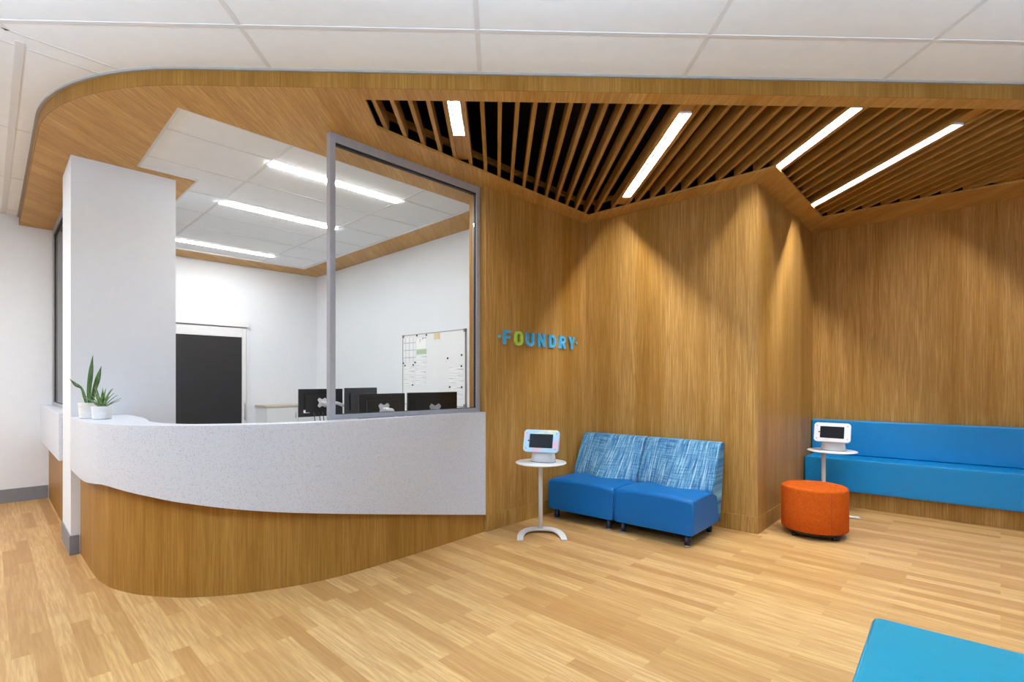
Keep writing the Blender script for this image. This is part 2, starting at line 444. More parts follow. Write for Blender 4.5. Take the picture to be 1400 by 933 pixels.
# fascia facing (upright grain)
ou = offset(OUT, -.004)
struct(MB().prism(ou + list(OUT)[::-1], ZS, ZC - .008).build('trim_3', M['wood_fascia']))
# reception tile ceiling, edge angle and tees
rb = [R(-.03, -.03), R(2.63, -.03), R(2.63, 4.08), R(-.03, 4.08), R(-.03, 2.07), R(.39, 2.07), R(.39, 1.32), R(-.03, 1.32)]
struct(MB().prism(rb, ZS + .02, ZS + .05).build('ceiling_reception', M['ceil']))
def inset(poly, d):
    out = []; n = len(poly)
    for i in range(n):
        p0, p1, p2 = poly[i - 1], poly[i], poly[(i + 1) % n]
        n1 = (p1 - p0).normalized(); n2 = (p2 - p1).normalized()
        m1 = Vector((-n1.y, n1.x)); m2 = Vector((-n2.y, n2.x)); out.append(p1 + (m1 + m2) / (1 + m1.dot(m2)) * d)
    return out
gr = MB().prism(hole_rec, ZS + .004, ZS + .02, [inset(hole_rec, .02)])
for b in (.41, 1.02, 1.63, 2.24, 2.85, 3.46):
    gr.strip(R(.42 if 1.3 < b < 2.1 else .0, b), U1, 2.6 - (.42 if 1.3 < b < 2.1 else 0), .022, ZS + .0175, ZS + .0205)
for a_ in (.744, 1.964): gr.strip(R(a_, 0), V1, 4.05, .022, ZS + .0165, ZS + .0203)
struct(gr.build('trim_4', M['grid']))
# dark void above the slats
vd = MB()
vp = [(-1.25, 3.10), (6.38, 3.32), (6.38, 4.6), (3.6, 6.6), (-1.25, 6.6)]
vd.prism(vp, 3.75, 3.8)
for i in range(5):
    p, q = Vector(vp[i]), Vector(vp[(i + 1) % 5]); d = (q - p).normalized(); n = Vector((-d.y, d.x))
    vd.prism([p, q, q + n * .02, p + n * .02], ZS + .05, 3.75)
struct(vd.build('ceiling_void', M['void']))

# slatted ceiling
sl = thing('slatted_ceiling', 'wooden slatted ceiling panel with dark gaps set into the wood soffit', 'slatted ceiling', (1.8, 4.0, ZS + .02))
O = Vector((1.8, 4.0, ZS + .02))
lamps = [(-.27, 3.2, 3.65), (1.246, 3.3, 4.82), (2.328, 3.2, 4.2), (3.175, 3.39, 5.12), (4.45, 3.2, 4.1)]
cs = [-.774 + .1135 * i for i in range(54)]
cs = [c for c in cs if all(abs(c - l[0]) > .1 for l in lamps)]
for l in lamps: cs += [l[0] - .059, l[0] + .059]
def back_y(c):
    ys = []
    poly = SL
    for i in range(1, 5):
        p, q = poly[i], poly[i + 1] if i + 1 < len(poly) else poly[0]
        cp, cq = p.dot(E0), q.dot(E0)
        if min(cp, cq) <= c <= max(cp, cq):
            t = (c - cp) / (cq - cp) if cq != cp else 0
            ys.append(p.dot(U0) + (q.dot(U0) - p.dot(U0)) * t)
    return max(ys) if ys else None
for c in sorted(cs):
    yb = back_y(c)
    if yb is None: continue
    y0 = SL[0].dot(U0) - .03; yb += .05
    p = E0 * c + U0 * y0 - Vector((O.x, O.y))
    MB().strip(p, U0, yb - y0, .027, 0, .095).build('slat', M['wood_slat'], sl)
for i, (p, q) in enumerate(((SL[1], SL[2]), (SL[2], SL[3]), (SL[3], SL[4]), (SL[4], SL[5]))):
    d = (q - p).normalized(); n = Vector((-d.y, d.x))
    MB().strip(p + n * .03 - Vector((O.x, O.y)) + d * .04, d, (q - p).length - .08, .035, .096, .135).build('rail', M['wood_slat'], sl)

for c, y0, y1 in lamps:
    ya = SL[0].dot(U0) - .03; yb = min(back_y(c - .046), back_y(c + .046)) + .04
    MB().strip(E0 * c + U0 * ya - Vector((O.x, O.y)), U0, y0 - ya - .004, .088, .012, .085).build('filler_board', M['wood_slat'], sl)
    if yb - y1 > .03: MB().strip(E0 * c + U0 * (y1 + .004) - Vector((O.x, O.y)), U0, yb - y1, .088, .012, .085).build('filler_board', M['wood_slat'], sl)
SLAT_L = ['short bright linear light between the ceiling slats above the glass partition', 'long linear slat light pointing at the corner behind the blue sofa seats',
          'long bright linear slat light ending above the wood corner beside the sofa', 'long linear slat light above the orange ottoman and bench end', 'linear slat light above the far part of the blue bench']
for (c, y0, y1), lb in zip(lamps, SLAT_L):
    p = E0 * c + U0 * y0
    t = thing('linear_light', lb, 'ceiling light', (p.x, p.y, ZS + .0195), math.atan2(U0.y, U0.x), 'linear lights between the slats')
    LL = y1 - y0
    MB().box(0, LL, -.045, -.0405, 0, .082).box(0, LL, .0405, .045, 0, .082).box(0, LL, -.0405, .0405, .077, .082).build('housing', M['baffle'], t)
    for x in (0, LL - .004): MB().box(x, x + .004, -.0405, .0405, 0, .077).build('end_cap', M['white'], t)
    MB().box(.01, LL - .01, -.009, .009, .072, .0765).build('diffuser', M['lamp_warm'], t)
for b, lb in ((.475, 'linear ceiling light nearest the counter inside the reception'), (1.745, 'middle linear ceiling light inside the reception'), (3.6, 'linear ceiling light nearest the black door in the reception')):
    p = R(.75, b)
    t = thing('linear_light', lb, 'ceiling light', (p.x, p.y, ZS + .012), ang_u1, 'linear lights of the reception ceiling')
    MB().box(-.005, 1.21, -.042, .042, .0025, .0075).build('housing', M['white'], t)
    MB().box(0, 1.205, -.036, .036, -.004, .003).build('diffuser', M['lamp_cool'], t)

# ------------------------------------------------------------------ reception desk
pan = [(-3.352, 3.932), (-2.904, 3.513), (-2.698, 3.348), (-2.562, 3.265), (-2.367, 3.187), (-2.186, 3.151), (-1.969, 3.140), (-1.635, 3.220), (-1.233, 3.440), (-.809, 3.872), (-.25, 4.512)]
zb = [.665, .662, .675, .683, .66, .632, .595, .532, .452, .329, .155]
c3 = catmull([(x, y, z) for (x, y), z in zip(pan, zb)], 8)
path = [Vector((p.x, p.y)) for p in c3]; zlow = [p.z for p in c3]; n_ = len(path)
desk = thing('reception_desk', 'curved reception desk with wood base and speckled white counter beside the white column', 'reception desk', (-1.969, 3.3, 0))
DO = Vector((-1.969, 3.3))
loc = lambda pts: [Vector((p[0], p[1])) - DO for p in pts]
inn = offset(path, -.05)
MB().prism(loc(path) + loc(inn)[::-1], 0, 1.02).build('base_panel', M['wood_desk'], desk)
ov = [.06 * min(1, (n_ - 1 - i) / 22 * .7 + .35) for i in range(n_)]
outer = offset(path, ov); inner = offset(path, .003)
# the two ends of the slab die into the pillar and the sign wall
def ring(i, zt):
    a, b = outer[i] - DO, inner[i] - DO
    return [(a.x, a.y, zlow[i]), (a.x, a.y, zt), (b.x, b.y, zt), (b.x, b.y, zlow[i])]
MB().sweep([ring(i, ZT - .04) for i in range(n_)], smooth=False).build('counter_fascia', M['terrazzo'], desk)
def depth(p):
    u = max(0, min(1, (p.x + 3.0) / .95)); return -.30 + (.30 - .085) * u * u * (3 - 2 * u)
tin = offset(path, [depth(p) for p in path])
tin = [p if (p - CC).dot(V1) < -.004 else p - V1 * ((p - CC).dot(V1) + .004) for p in tin]
MB().prism(loc(outer) + loc(tin)[::-1], ZT - .04, ZT).build('countertop', M['terrazzo'], desk, bevel=.003)
# side desk between column and left wall
side = thing('reception_desk', 'straight side desk with wood base between the column and left wall', 'reception desk', (CC.x + V1.x * 1.6, CC.y + V1.y * 1.6, 0))
DO2 = Vector((CC.x + V1.x * 1.6, CC.y + V1.y * 1.6)); q0 = CC + V1 * .605 + U1 * .045; q1 = LW - V1 * .005 + U1 * .005
L2 = (q1 - q0).dot(V1)
def sb(u0, u1, z0, z1): return [q0 - DO2 + U1 * u0, q0 - DO2 + V1 * L2 + U1 * u0, q0 - DO2 + V1 * L2 + U1 * u1, q0 - DO2 + U1 * u1][::-1], z0, z1
MB().prism(*sb(0, .05, 0, 1.02)).build('base_panel', M['wood_desk'], side)
MB().prism(*sb(-.07, -.003, .665, ZT - .04)).build('counter_fascia', M['terrazzo'], side)
MB().prism(*sb(-.07, .32, ZT - .04, ZT)).build('countertop', M['terrazzo'], side, bevel=.003)

# glass partitions on the counters
def partition(name, p, d, L, z0, z1, top=.062, st=.042, dep=.05):
    fr = struct(MB().strip(p, d, st, dep, z0, z1).strip(p + d * (L - st), d, st, dep, z0, z1)
                .strip(p + d * st, d, L - 2 * st, dep, z1 - top, z1).strip(p + d * st, d, L - 2 * st, dep, z0, z0 + .034).build(name, M['alu'], bevel=.0015))
    a, b, zz0, zz1 = st, L - st, z0 + .034, z1 - top; gk = MB()
    gk.strip(p + d * a, d, .004, .02, zz0, zz1).strip(p + d * (b - .008), d, .008, .02, zz0, zz1).strip(p + d * a, d, b - a, .03, zz1 - .014, zz1).strip(p + d * a, d, b - a, .02, zz0, zz0 + .004)
    gk.build('gasket', M['gasket'], fr)
    MB().strip(p + d * (a + .004), d, b - a - .016, .008, zz0 + .004, zz1 - .014).build('pane', M['glass'], fr)
    return fr
gp = Vector((-1.29, 3.553)); partition('window_1', gp, U1, (PS + V1 * .107 - gp).dot(U1) - .004, ZT + .001, ZS)
lp = CC + V1 * .61 + U1 * .10; partition('window_2', lp, V1, (LW - lp).dot(V1) - .008, ZT + .001, ZS)

# ------------------------------------------------------------------ reception interior
# door in the rear wall
P, d = CB, -U1
def rw(px, py): t = along(px, P, d); return t, hgt(py, (P + d * t).y)
tR, zTop = rw(338.5, 441)
tg, zg = rw(329, 461.8)
wd = .98; n_in = -V1
door = bpy.data.objects.new('door_1', None); COL.objects.link(door); struct(door)
dO = P + d * tR; door.location = (dO.x, dO.y, 0); door.rotation_euler = (0, 0, math.atan2(d.y, d.x))
# local x runs left along the wall, local y points away from the room (d rotated by +90 deg)
ydir = 1 if Vector((-d.y, d.x)).dot(n_in) > 0 else -1
def db(x0, x1, y0, y1, z0, z1): return MB().box(x0, x1, min(y0 * ydir, y1 * ydir), max(y0 * ydir, y1 * ydir), z0, z1)
W_ = 1.25; hw = tg - tR
f_ = db(0, W_, .0, .07, zTop - .085, zTop)
f_.v += []; b_ = db(-.0, .03, 0, .04, 0, zTop - .085)
f_.add(b_.v, b_.f); f_.build('door_frame', M['white'], door, bevel=.003)
db(.036, hw - .004, .004, .05, 0, zTop - .10).build('door_stile', M['white'], door, bevel=.002)
db(hw - .004, W_, .004, .05, zg, zTop - .10).build('door_rail', M['white'], door, bevel=.002)
db(hw, W_, .006, .04, 0.02, zg).build('door_panel', M['doorblack'], door)
h_ = MB(); xx = hw * .62
for z in (.80, .98): h_.tube([(xx, .05 * ydir, z), (xx, .075 * ydir, z)], .007)
h_.tube([(xx, .075 * ydir, .76), (xx, .075 * ydir, 1.02)], .008); h_.build('door_handle', M['steel'], door)

# low storage cabinet in the far corner
cw = P + d * .972
cab = thing('storage_cabinet', 'low white storage cabinet with beige top in the far corner of the reception', 'cabinet', (cw.x, cw.y, 0), ang_u1)
# local +y = V1 (towards wall) so the body runs to -y
MB().box(0, .93, -.44, -.005, .06, .955).build('body', M['white'], cab, bevel=.003)
MB().box(.02, .91, -.42, -.02, 0, .06).build('plinth', M['base'], cab)
MB().box(-.012, .94, -.46, -.005, .955, .985).build('top', M['beige'], cab, bevel=.004)
for x in (.005, .47):
    q = MB().box(x, x + .455, -.458, -.441, .07, .945).build('door', M['white'], cab, bevel=.002)
    MB().tube([(x + (.42 if x < .1 else .035), -.466, .78), (x + (.42 if x < .1 else .035), -.466, .88)], .005).build('handle', M['steel'], q)

# work table behind the counter, carrying the monitors
def desk_local(a0_, a1_, b0_, b1_): return [R(a0_, b0_), R(a1_, b0_), R(a1_, b1_), R(a0_, b1_)]
dk = thing('work_table', 'white work table behind the counter under the monitors', 'table', (R(1.5, .6).x, R(1.5, .6).y, 0), ang_u1)
MB().box(-.75, .86, -.82, .30, .70, .74).build('tabletop', M['white'], dk, bevel=.003)
for x in (-.72, .80): MB().box(x, x + .03, -.8, .26, 0, .70).build('leg', M['white'], dk)
dk2 = thing('work_table', 'white work table deeper in the reception under the two rear monitors', 'table', (R(1.45, 2.75).x, R(1.45, 2.75).y, 0), ang_u1)
MB().box(-.75, 1.48, -.66, .45, .70, .74).build('tabletop', M['white'], dk2, bevel=.003)
for x in (-.72, 1.43): MB().box(x, x + .03, -.62, .42, 0, .70).build('leg', M['white'], dk2)

def monitor(label, p, rz, w, h, ztop, deskz, clamp=(0, .25), lab=False):
    """screen faces local +y, its back faces local -y (towards the lobby)"""
    t = thing('monitor', label, 'monitor', (p.x, p.y, deskz), rz, 'monitors behind the reception counter')
    zc = ztop - deskz - h / 2
    MB().box(-w / 2, w / 2, -.012, .012, zc - h / 2, zc + h / 2).build('casing', M['black'], t, bevel=.004)
    MB().box(-w / 2 + .01, w / 2 - .01, .0122, .0135, zc - h / 2 + .015, zc + h / 2 - .01).build('screen', M['screen'], t)
    MB().box(-w * .36, w * .36, -.03, -.0121, zc - h * .34, zc + h * .3).build('rear_cover', M['black'], t, bevel=.008)
    # star-shaped mount plate
    s_ = []
    for i in range(4):
        a = PI / 4 + i * PI / 2
        s_ += [(math.cos(a - .22) * .075, math.sin(a - .22) * .075), (math.cos(a + .22) * .075, math.sin(a + .22) * .075), (math.cos(a + PI / 4) * .042, math.sin(a + PI / 4) * .042)]
    m_ = MB(); vs = [(x, -.030, zc + z) for x, z in s_] + [(x, -.038, zc + z) for x, z in s_]; k_ = len(s_)
    m_.add(vs, [tuple(range(k_)), tuple(range(k_, 2 * k_))[::-1]] + [(i, (i + 1) % k_, (i + 1) % k_ + k_, i + k_) for i in range(k_)])
    m_.build('mount_plate', M['mount'], t)
    ar = MB(); cx_, cy_ = clamp
    ar.tube([(0, -.038, zc), (0, -.075, zc)], .022, 14)
    ar.tube([(0, -.075, zc), (cx_ * .55, -.09, zc - .01), (cx_, -.10, zc - .07)], [.024, .022, .02], 12)
    ar.tube([(cx_, -.10, zc - .05), (cx_, -.10, .0)], .02, 14)
    ar.lathe([(.045, .0), (.045, .012)], 20, (cx_, -.10))
    ar.build('arm', M['mount'], t)
    if lab:
        MB().box(-w / 2 + .06, -w / 2 + .14, -.0135, -.012, zc - h / 2 + .05, zc - h / 2 + .09).build('sticker', M['plastic'], t)
        cb = MB()
        for x in (-.12, -.05, .0, .06): cb.tube([(x, -.034, zc - .12), (x + .01, -.05, zc - .19), (x + .03, -.03, zc - .30), (x + .03, .05, .01)], .005, 6)
        cb.build('cable', M['black'], t)
    return t
rz1 = ang_u1
mm = lambda px, Y, off: Vector(((px - CX) / F * Y, Y)) + U1 * off
monitor('black monitor left of the glass post seen from behind, with white sticker', mm(408, 6.47, .30), rz1, .60, .36, 1.243, .74, (.33, 0), True)
monitor('black monitor just right of the glass post, tallest behind the glass', Vector((-2.01, 6.745)), math.atan2(.89, .45), .59, .35, 1.258, .74, (.05, 0))
monitor('black monitor behind the glass, left neighbour of the one before the whiteboard', mm(490, 4.95, .265), rz1, .53, .32, 1.218, .74, (.10, 0))
monitor('black monitor behind the glass in front of the whiteboard', mm(557, 4.40, .275), rz1, .55, .33, 1.243, .74, (-.05, 0))

# whiteboard on the inner side wall
IW = -V1
def iw(px, py):
    t = along(px, CB, IW); return t, hgt(py, (CB + IW * t).y)
t0, _ = iw(552, 460); t1, z1_ = iw(638, 449.8); z0_ = 1.045; z1_ = 1.948
wb0 = CB + IW * t0
wbr = math.atan2(IW.y, IW.x)
BW = t1 - t0
wbd = thing('whiteboard', 'magnetic whiteboard with thin grey frame on the inner reception wall', 'whiteboard', (wb0.x, wb0.y, z0_), wbr)
BH = z1_ - z0_                                         # local y negative = into the room (towards -U1)
MB().box(.008, BW - .008, -.016, -.002, .008, BH - .008).build('panel', M['frosty'], wbd)
fr = MB().box(0, BW, -.02, -.002, 0, .008).box(0, BW, -.02, -.002, BH - .01, BH).box(0, .01, -.02, -.002, .01, BH - .01).box(BW - .01, BW, -.02, -.002, .01, BH - .01)
fr.build('frame', M['trim'], wbd)
for x in (0, BW - .03):
    for z in (0, BH - .03): MB().box(x - .003, x + .033, -.024, -.001, z - .003, z + .033).build('corner_cap', M['base'], wbd, bevel=.003)
def on_board(px, py):
    t, z = iw(px, py); return t - t0, z
def paper(x0, y0, x1, y1, mat, label):
    ua, za = on_board(x0, y0); ub, zb_ = on_board(x1, y1); u, z = (ua + ub) / 2, (za + zb_) / 2
    p = wb0 + IW * u - U1 * .0175
    o = MB().box(-abs(ub - ua) / 2, abs(ub - ua) / 2, -.0006, .0006, -abs(za - zb_) / 2, abs(za - zb_) / 2).build('paper_sheet', M[mat])
    o.location = (p.x, p.y, z); o.rotation_euler = (0, 0, wbr)
    return tag(o, label, 'paper', 'papers on the whiteboard')
paper(553.6, 463, 569.5, 496, 'sheet_grid', 'calendar sheet of small boxes at the upper corner of the whiteboard')
paper(571, 463, 584.5, 484, 'sheet_poster', 'printed poster with a pale green band on the whiteboard')
paper(571.4, 486, 584.5, 502, 'sheet_lines', 'faint printed sheet right under the green-banded poster')
paper(554.5, 500.5, 567.5, 527, 'sheet_lines', 'column-printed list below the calendar on the whiteboard')
paper(570.5, 504.5, 583.5, 525, 'sheet_lines', 'printed list to the right of the column-printed list on the whiteboard')
paper(616, 499, 635, 524.5, 'sheet_lines', 'printed page alone on the side of the whiteboard nearest the wood wall')
paper(616, 528, 634, 546, 'sheet_lines', 'printed page hanging below another page near the wood wall')
paper(595, 456.4, 603, 464, 'tan', 'small tan sticky note at the top edge of the whiteboard')
for (mx, my) in ((614, 490.2), (633, 485.7), (632.8, 501), (553.4, 497), (569.4, 495.9), (555.6, 500.4), (566.8, 499.2), (566, 526.7), (616.8, 529.5), (633.2, 529.5), (571.8, 459.3), (584.8, 458.4)):
    u, z = on_board(mx, my); p = wb0 + IW * u - U1 * .0192
    mb = MB().lathe([(.011, 0), (.012, .004), (.010, .008)], 16)
    o = mb.build('magnet', M['black']); o.matrix_world = Matrix.Translation((p.x, p.y, z)) @ Matrix.Rotation(wbr, 4, 'Z') @ Matrix.Rotation(PI / 2, 4, 'X')
    tag(o, 'small round black magnet on the whiteboard', 'magnet', 'magnets on the whiteboard')

# ------------------------------------------------------------------ potted plants on the counter end
def pot(t, r, h):
    pr = [(r * .80, 0), (r * .88, h * .04)]
    for i in range(25):
        f = .08 + .86 * i / 24; pr.append((r * (.88 + .12 * f) + .0012 * math.sin(i * PI / 2), h * f))
    pr += [(r, h), (r * .9, h), (r * .88, h * .9)]
    MB().lathe(pr, 36).build('pot', M['pot'], t)
    MB().lathe([(r * .87, h * .86), (r * .87, h * .89)], 30).build('soil', M['soil'], t)
def blade(pts, ws, nrm, fold=.25):
    m = MB(); rings = []
    nrm = Vector(nrm).normalized()
    for i, (p, w) in enumerate(zip(pts, ws)):
        p = Vector(p); t = (Vector(pts[min(i + 1, len(pts) - 1)]) - Vector(pts[max(i - 1, 0)])).normalized()
        s_ = t.cross(nrm).normalized(); nn = s_.cross(t)
        rings.append([p - s_ * w, p - nn * w * fold, p + s_ * w, p - nn * (w * fold + .0025)])
    return m.sweep(rings)
pl = thing('potted_plant', 'snake plant with three upright leaves in white ribbed pot on the counter end', 'plant', (-3.10, 3.70, ZT + .001))
pot(pl, .056, .115)
def leafpath(ctrl, ws, n=6):
    return catmull(ctrl, n), catmull([(w, 0, 0) for w in ws], n)
def leaf(t, ctrl, ws, mat, nrm=(0, -1, 0)):
    a, b = leafpath(ctrl, ws); blade(a, [max(q.x, .0008) for q in b], nrm).build('leaf', M[mat], t)
leaf(pl, [(.012, 0, .09), (.012, -.005, .20), (.022, 0, .34), (.036, 0, .462)], [.012, .017, .018, .001], 'leaf')
leaf(pl, [(.022, .008, .09), (.034, .008, .18), (.068, .005, .29), (.098, 0, .382)], [.010, .015, .019, .001], 'leaf')
leaf(pl, [(-.002, -.006, .09), (-.02, -.008, .165), (-.042, -.008, .222), (-.085, -.006, .247), (-.134, 0, .288)], [.008, .012, .009, .013, .001], 'leaf')
sc = thing('potted_plant', 'small spiky succulent in low white ribbed pot beside the snake plant', 'plant', (-2.945, 3.635, ZT + .001))
pot(sc, .062, .092)
for i in range(22):
    a = i * 2.39996; el = .35 + 1.05 * (i / 21); ln = .125 + .04 * random.random()
    dx, dy = math.cos(a), math.sin(a); c_ = math.cos(el); s_ = math.sin(el)
    leaf(sc, [(dx * .008, dy * .008, .075), (dx * ln * c_ * .5, dy * ln * c_ * .5, .085 + ln * s_ * .55), (dx * ln * c_, dy * ln * c_, .09 + ln * s_ * .95)], [.009, .008, .0008], 'leaf2', (dx * -s_, dy * -s_, c_))

# ------------------------------------------------------------------ sign letters on the wood wall
sg_t0, sg_t1 = .165, 1.355
sgn = thing('wall_sign', 'blue FOUNDRY lettering with one green O mounted on the wood wall', 'sign', (PS.x, PS.y, 1.684), ang_u1)
# local x along the wall, local -y into the room
LH, TH = .131, .018
def poly_letter(loops, x0, sx, mat, name='letter'):
    m = MB()
    for lp_ in loops:
        hs = []
        if isinstance(lp_, tuple): lp_, hs = lp_[0], lp_[1]
        m.prism([(x * sx, z * LH) for x, z in lp_], 0, TH, [[(x * sx, z * LH) for x, z in h] for h in hs])
    m.v = [(x0 + x, -.005 - z, y) for x, y, z in m.v]
    return m.build(name, M[mat], sgn, bevel=.0015)
def arc(cx, cz, rx, rz, a, b, n=14): return [(cx + rx * math.cos(math.radians(a + (b - a) * i / n)), cz + rz * math.sin(math.radians(a + (b - a) * i / n))) for i in range(n + 1)]
Fl = [[(0, 0), (.32, 0), (.32, .39), (.82, .39), (.82, .60), (.32, .60), (.32, .79), (.95, .79), (.95, 1), (0, 1)]]
Ol = [(arc(.5, .68, .5, .34, 0, 180) + arc(.5, .32, .5, .34, 180, 360), [arc(.5, .68, .19, .14, 0, 180) + arc(.5, .32, .19, .14, 180, 360)])]
Ul = [[(0, 1), (0, .32)] + arc(.5, .32, .5, .34, 180, 360) + [(1, .32), (1, 1), (.69, 1), (.69, .32)] + arc(.5, .32, .19, .14, 360, 180) + [(.31, .32), (.31, 1)]]
Nl = [[(0, 0), (.3, 0), (.3, .52), (.70, 0), (1, 0), (1, 1), (.7, 1), (.7, .48), (.3, 1), (0, 1)]]
Dl = [([(0, 0), (.48, 0)] + arc(.48, .5, .5, .5, -90, 90) + [(0, 1)], [[(.31, .21), (.46, .21)] + arc(.46, .5, .2, .29, -90, 90) + [(.31, .79)]])]
Rl = [([(0, 0), (.31, 0), (.31, .37), (.42, .37), (.64, 0), (1, 0), (.74, .42)] + arc(.52, .70, .44, .30, -52, 90) + [(0, 1)], [[(.31, .57), (.50, .57)] + arc(.50, .685, .15, .115, -90, 90) + [(.31, .80)]])]
Yl = [[(.34, 0), (.66, 0), (.66, .42), (1.02, 1), (.70, 1), (.5, .64), (.30, 1), (-.02, 1), (.34, .42)]]
cols = [(688.6, 700.4), (703.9, 716), (720, 731.4), (736, 746.3), (751, 761), (765.2, 774.4), (777.6, 786.6)]
for lt, (xa, xb), mt in zip((Fl, Ol, Ul, Nl, Dl, Rl, Yl), cols, ('lb', 'lg', 'lb', 'lb', 'lb', 'lb', 'lb')):
    ta, tb = along(xa - 2.2, PS, U1), along(xb - 2.2, PS, U1)
    poly_letter([l if isinstance(l, tuple) else l for l in lt], ta, tb - ta - .006, mt)
for xa in (683, 788.3):
    t_ = along(xa - 2, PS, U1)
    poly_letter([[(-.017, .53), (0, .40), (.017, .53), (0, .66)]], t_, 1.0, 'lt', 'diamond')

# ------------------------------------------------------------------ armless sofa seats
def make_seat(label):
    W = .718
    t = thing('lounge_seat', label, 'sofa', (0, 0, 0), 0, 'armless blue seats against the wood wall')
    # body: side profile swept across the width, gently crowned
    xs = [-W / 2, -W / 2 + .012, -W / 2 + .03] + [-W / 2 + .03 + (W - .06) * i / 10 for i in range(1, 10)] + [W / 2 - .03, W / 2 - .012, W / 2]
    rings = []
    for x in xs:
        e_ = 1 - (abs(x) / (W / 2)) ** 6
        q = .012 if abs(x) > W / 2 - .001 else (.004 if abs(x) > W / 2 - .02 else 0)
        top = .385 + .022 * (1 - (abs(x) / (W / 2)) ** 2.5) - q
        pr = [(.0 + q, .10 + q), (0 + q, .25), (0 + q, top - .035), (.010 + q, top - .01), (.035, top)]
        pr += [(.15, top + .006 * e_), (.30, top + .006 * e_), (.47, top - .004), (.52, .34), (.60 - q, .10 + q), (.3, .095 + q)]
        rings.append([(x, y, z) for y, z in pr])
    MB().sweep(rings).build('seat', M['blue'], t, bevel=.004, seg=2, angle=50)
    for x in (W / 2 - .004, -W / 2 + .004): MB().tube([(x, .006, .105), (x, .006, .37)], .0035, 6).build('piping', M['blue'], t)
    rings = []
    xs = [-W / 2, -W / 2 + .008, -W / 2 + .025] + [-W / 2 + .025 + (W - .05) * i / 18 for i in range(1, 18)] + [W / 2 - .025, W / 2 - .008, W / 2]
    for x in xs:
        u = x / (W / 2)
        b_ = .165 * math.exp(-((u - .16) / .50) ** 2) * (1 - u ** 8)
        q = .010 if abs(u) > .999 else (.003 if abs(x) > W / 2 - .02 else 0)
        pr = [(.432 + q - b_, .37), (.445 + q - b_, .415), (.485 + q - b_ * .75, .50), (.535 + q - b_ * .40, .60), (.59 + q - b_ * .12, .70), (.622 + q, .762 - q), (.637, .783 - q), (.665, .794 - q), (.715, .794 - q), (.738 - q, .785 - q), (.740 - q, .76),
              (.70 - q, .50), (.625 - q, .10), (.606, .10), (.53, .34)]
        rings.append([(x, y, z) for y, z in pr])
    MB().sweep(rings).build('backrest', M['plaid'], t)
    for x in (-W / 2 + .07, W / 2 - .07):
        for y in (.055, .535):
            f = MB().lathe([(.026, .012), (.024, .03), (.028, .034), (.028, .05), (.025, .054), (.030, .098)], 20, (x, y)).build('foot', M['navy'], t)
            MB().lathe([(.027, 0), (.027, .011)], 20, (x, y)).build('glide', M['steel'], f)
    return t
a_d2 = math.atan2(D2.y, D2.x)
s1 = make_seat('armless blue seat with plaid backrest standing next to the tablet table')
FR = Vector((1.443, 4.026))
p1 = FR - D2 * (.72 * 1.5 + .004); p2 = FR - D2 * .36
s1.location = (p1.x, p1.y, 0); s1.rotation_euler = (0, 0, a_d2)
s2 = copy_tree(s1); s2.location = (p2.x, p2.y, 0); s2['label'] = 'armless blue seat with plaid backrest near the wood corner, farther from the tablet table'

# ------------------------------------------------------------------ side tables with tablets
TZ = .638
def make_table(label, p, fwd, ht):
    t = thing('side_table', label, 'table', (p.x, p.y, 0), fwd, 'white side tables carrying tablets')
    pr = [(.05, ht - .016), (.20, ht - .014), (.218, ht - .009), (.222, ht - .004), (.219, ht), (.0005, ht)]
    MB().lathe(pr, 64, (.08, 0)).build('tabletop', M['white'], t)
    MB().tube([(0, 0, .02), (0, 0, ht - .015)], .019, 24).build('post', M['white'], t)
    # C-shaped foot opening forward
    rings = []; N = 28
    for i in range(N + 1):
        s_ = -1 + 2 * i / N
        y = .185 * math.sin(s_ * PI / 2) * (1 + .0 * s_)
        x = -.005 + .25 * abs(s_) ** 2.6
        dx = .25 * 2.6 * abs(s_) ** 1.6 * (1 if s_ >= 0 else -1); dy = .185 * PI / 2 * math.cos(s_ * PI / 2) + .06
        tn = Vector((dx, dy)).normalized(); nn = Vector((-tn.y, tn.x))
        w = .038 - .012 * abs(s_) ** 2; z = .022 * (1 - abs(s_) ** 2.4) + .001; hh = .018 - .006 * abs(s_)
        a, b = Vector((x, y)) - nn * w, Vector((x, y)) + nn * w
        rings.append([(a.x, a.y, z), (b.x, b.y, z), (b.x, b.y, z + hh), (a.x, a.y, z + hh)])
    MB().sweep(rings).build('foot', M['white'], t, bevel=.003)
    return t
tp1 = Vector((.2537, 4.50)); tp2 = Vector((3.183, 5.17))
make_table('white round side table between the counter and the blue seats', tp1, math.radians(-90), TZ)
make_table('white round side table in front of the blue bench behind the orange ottoman', tp2, math.radians(-8.5), TZ)
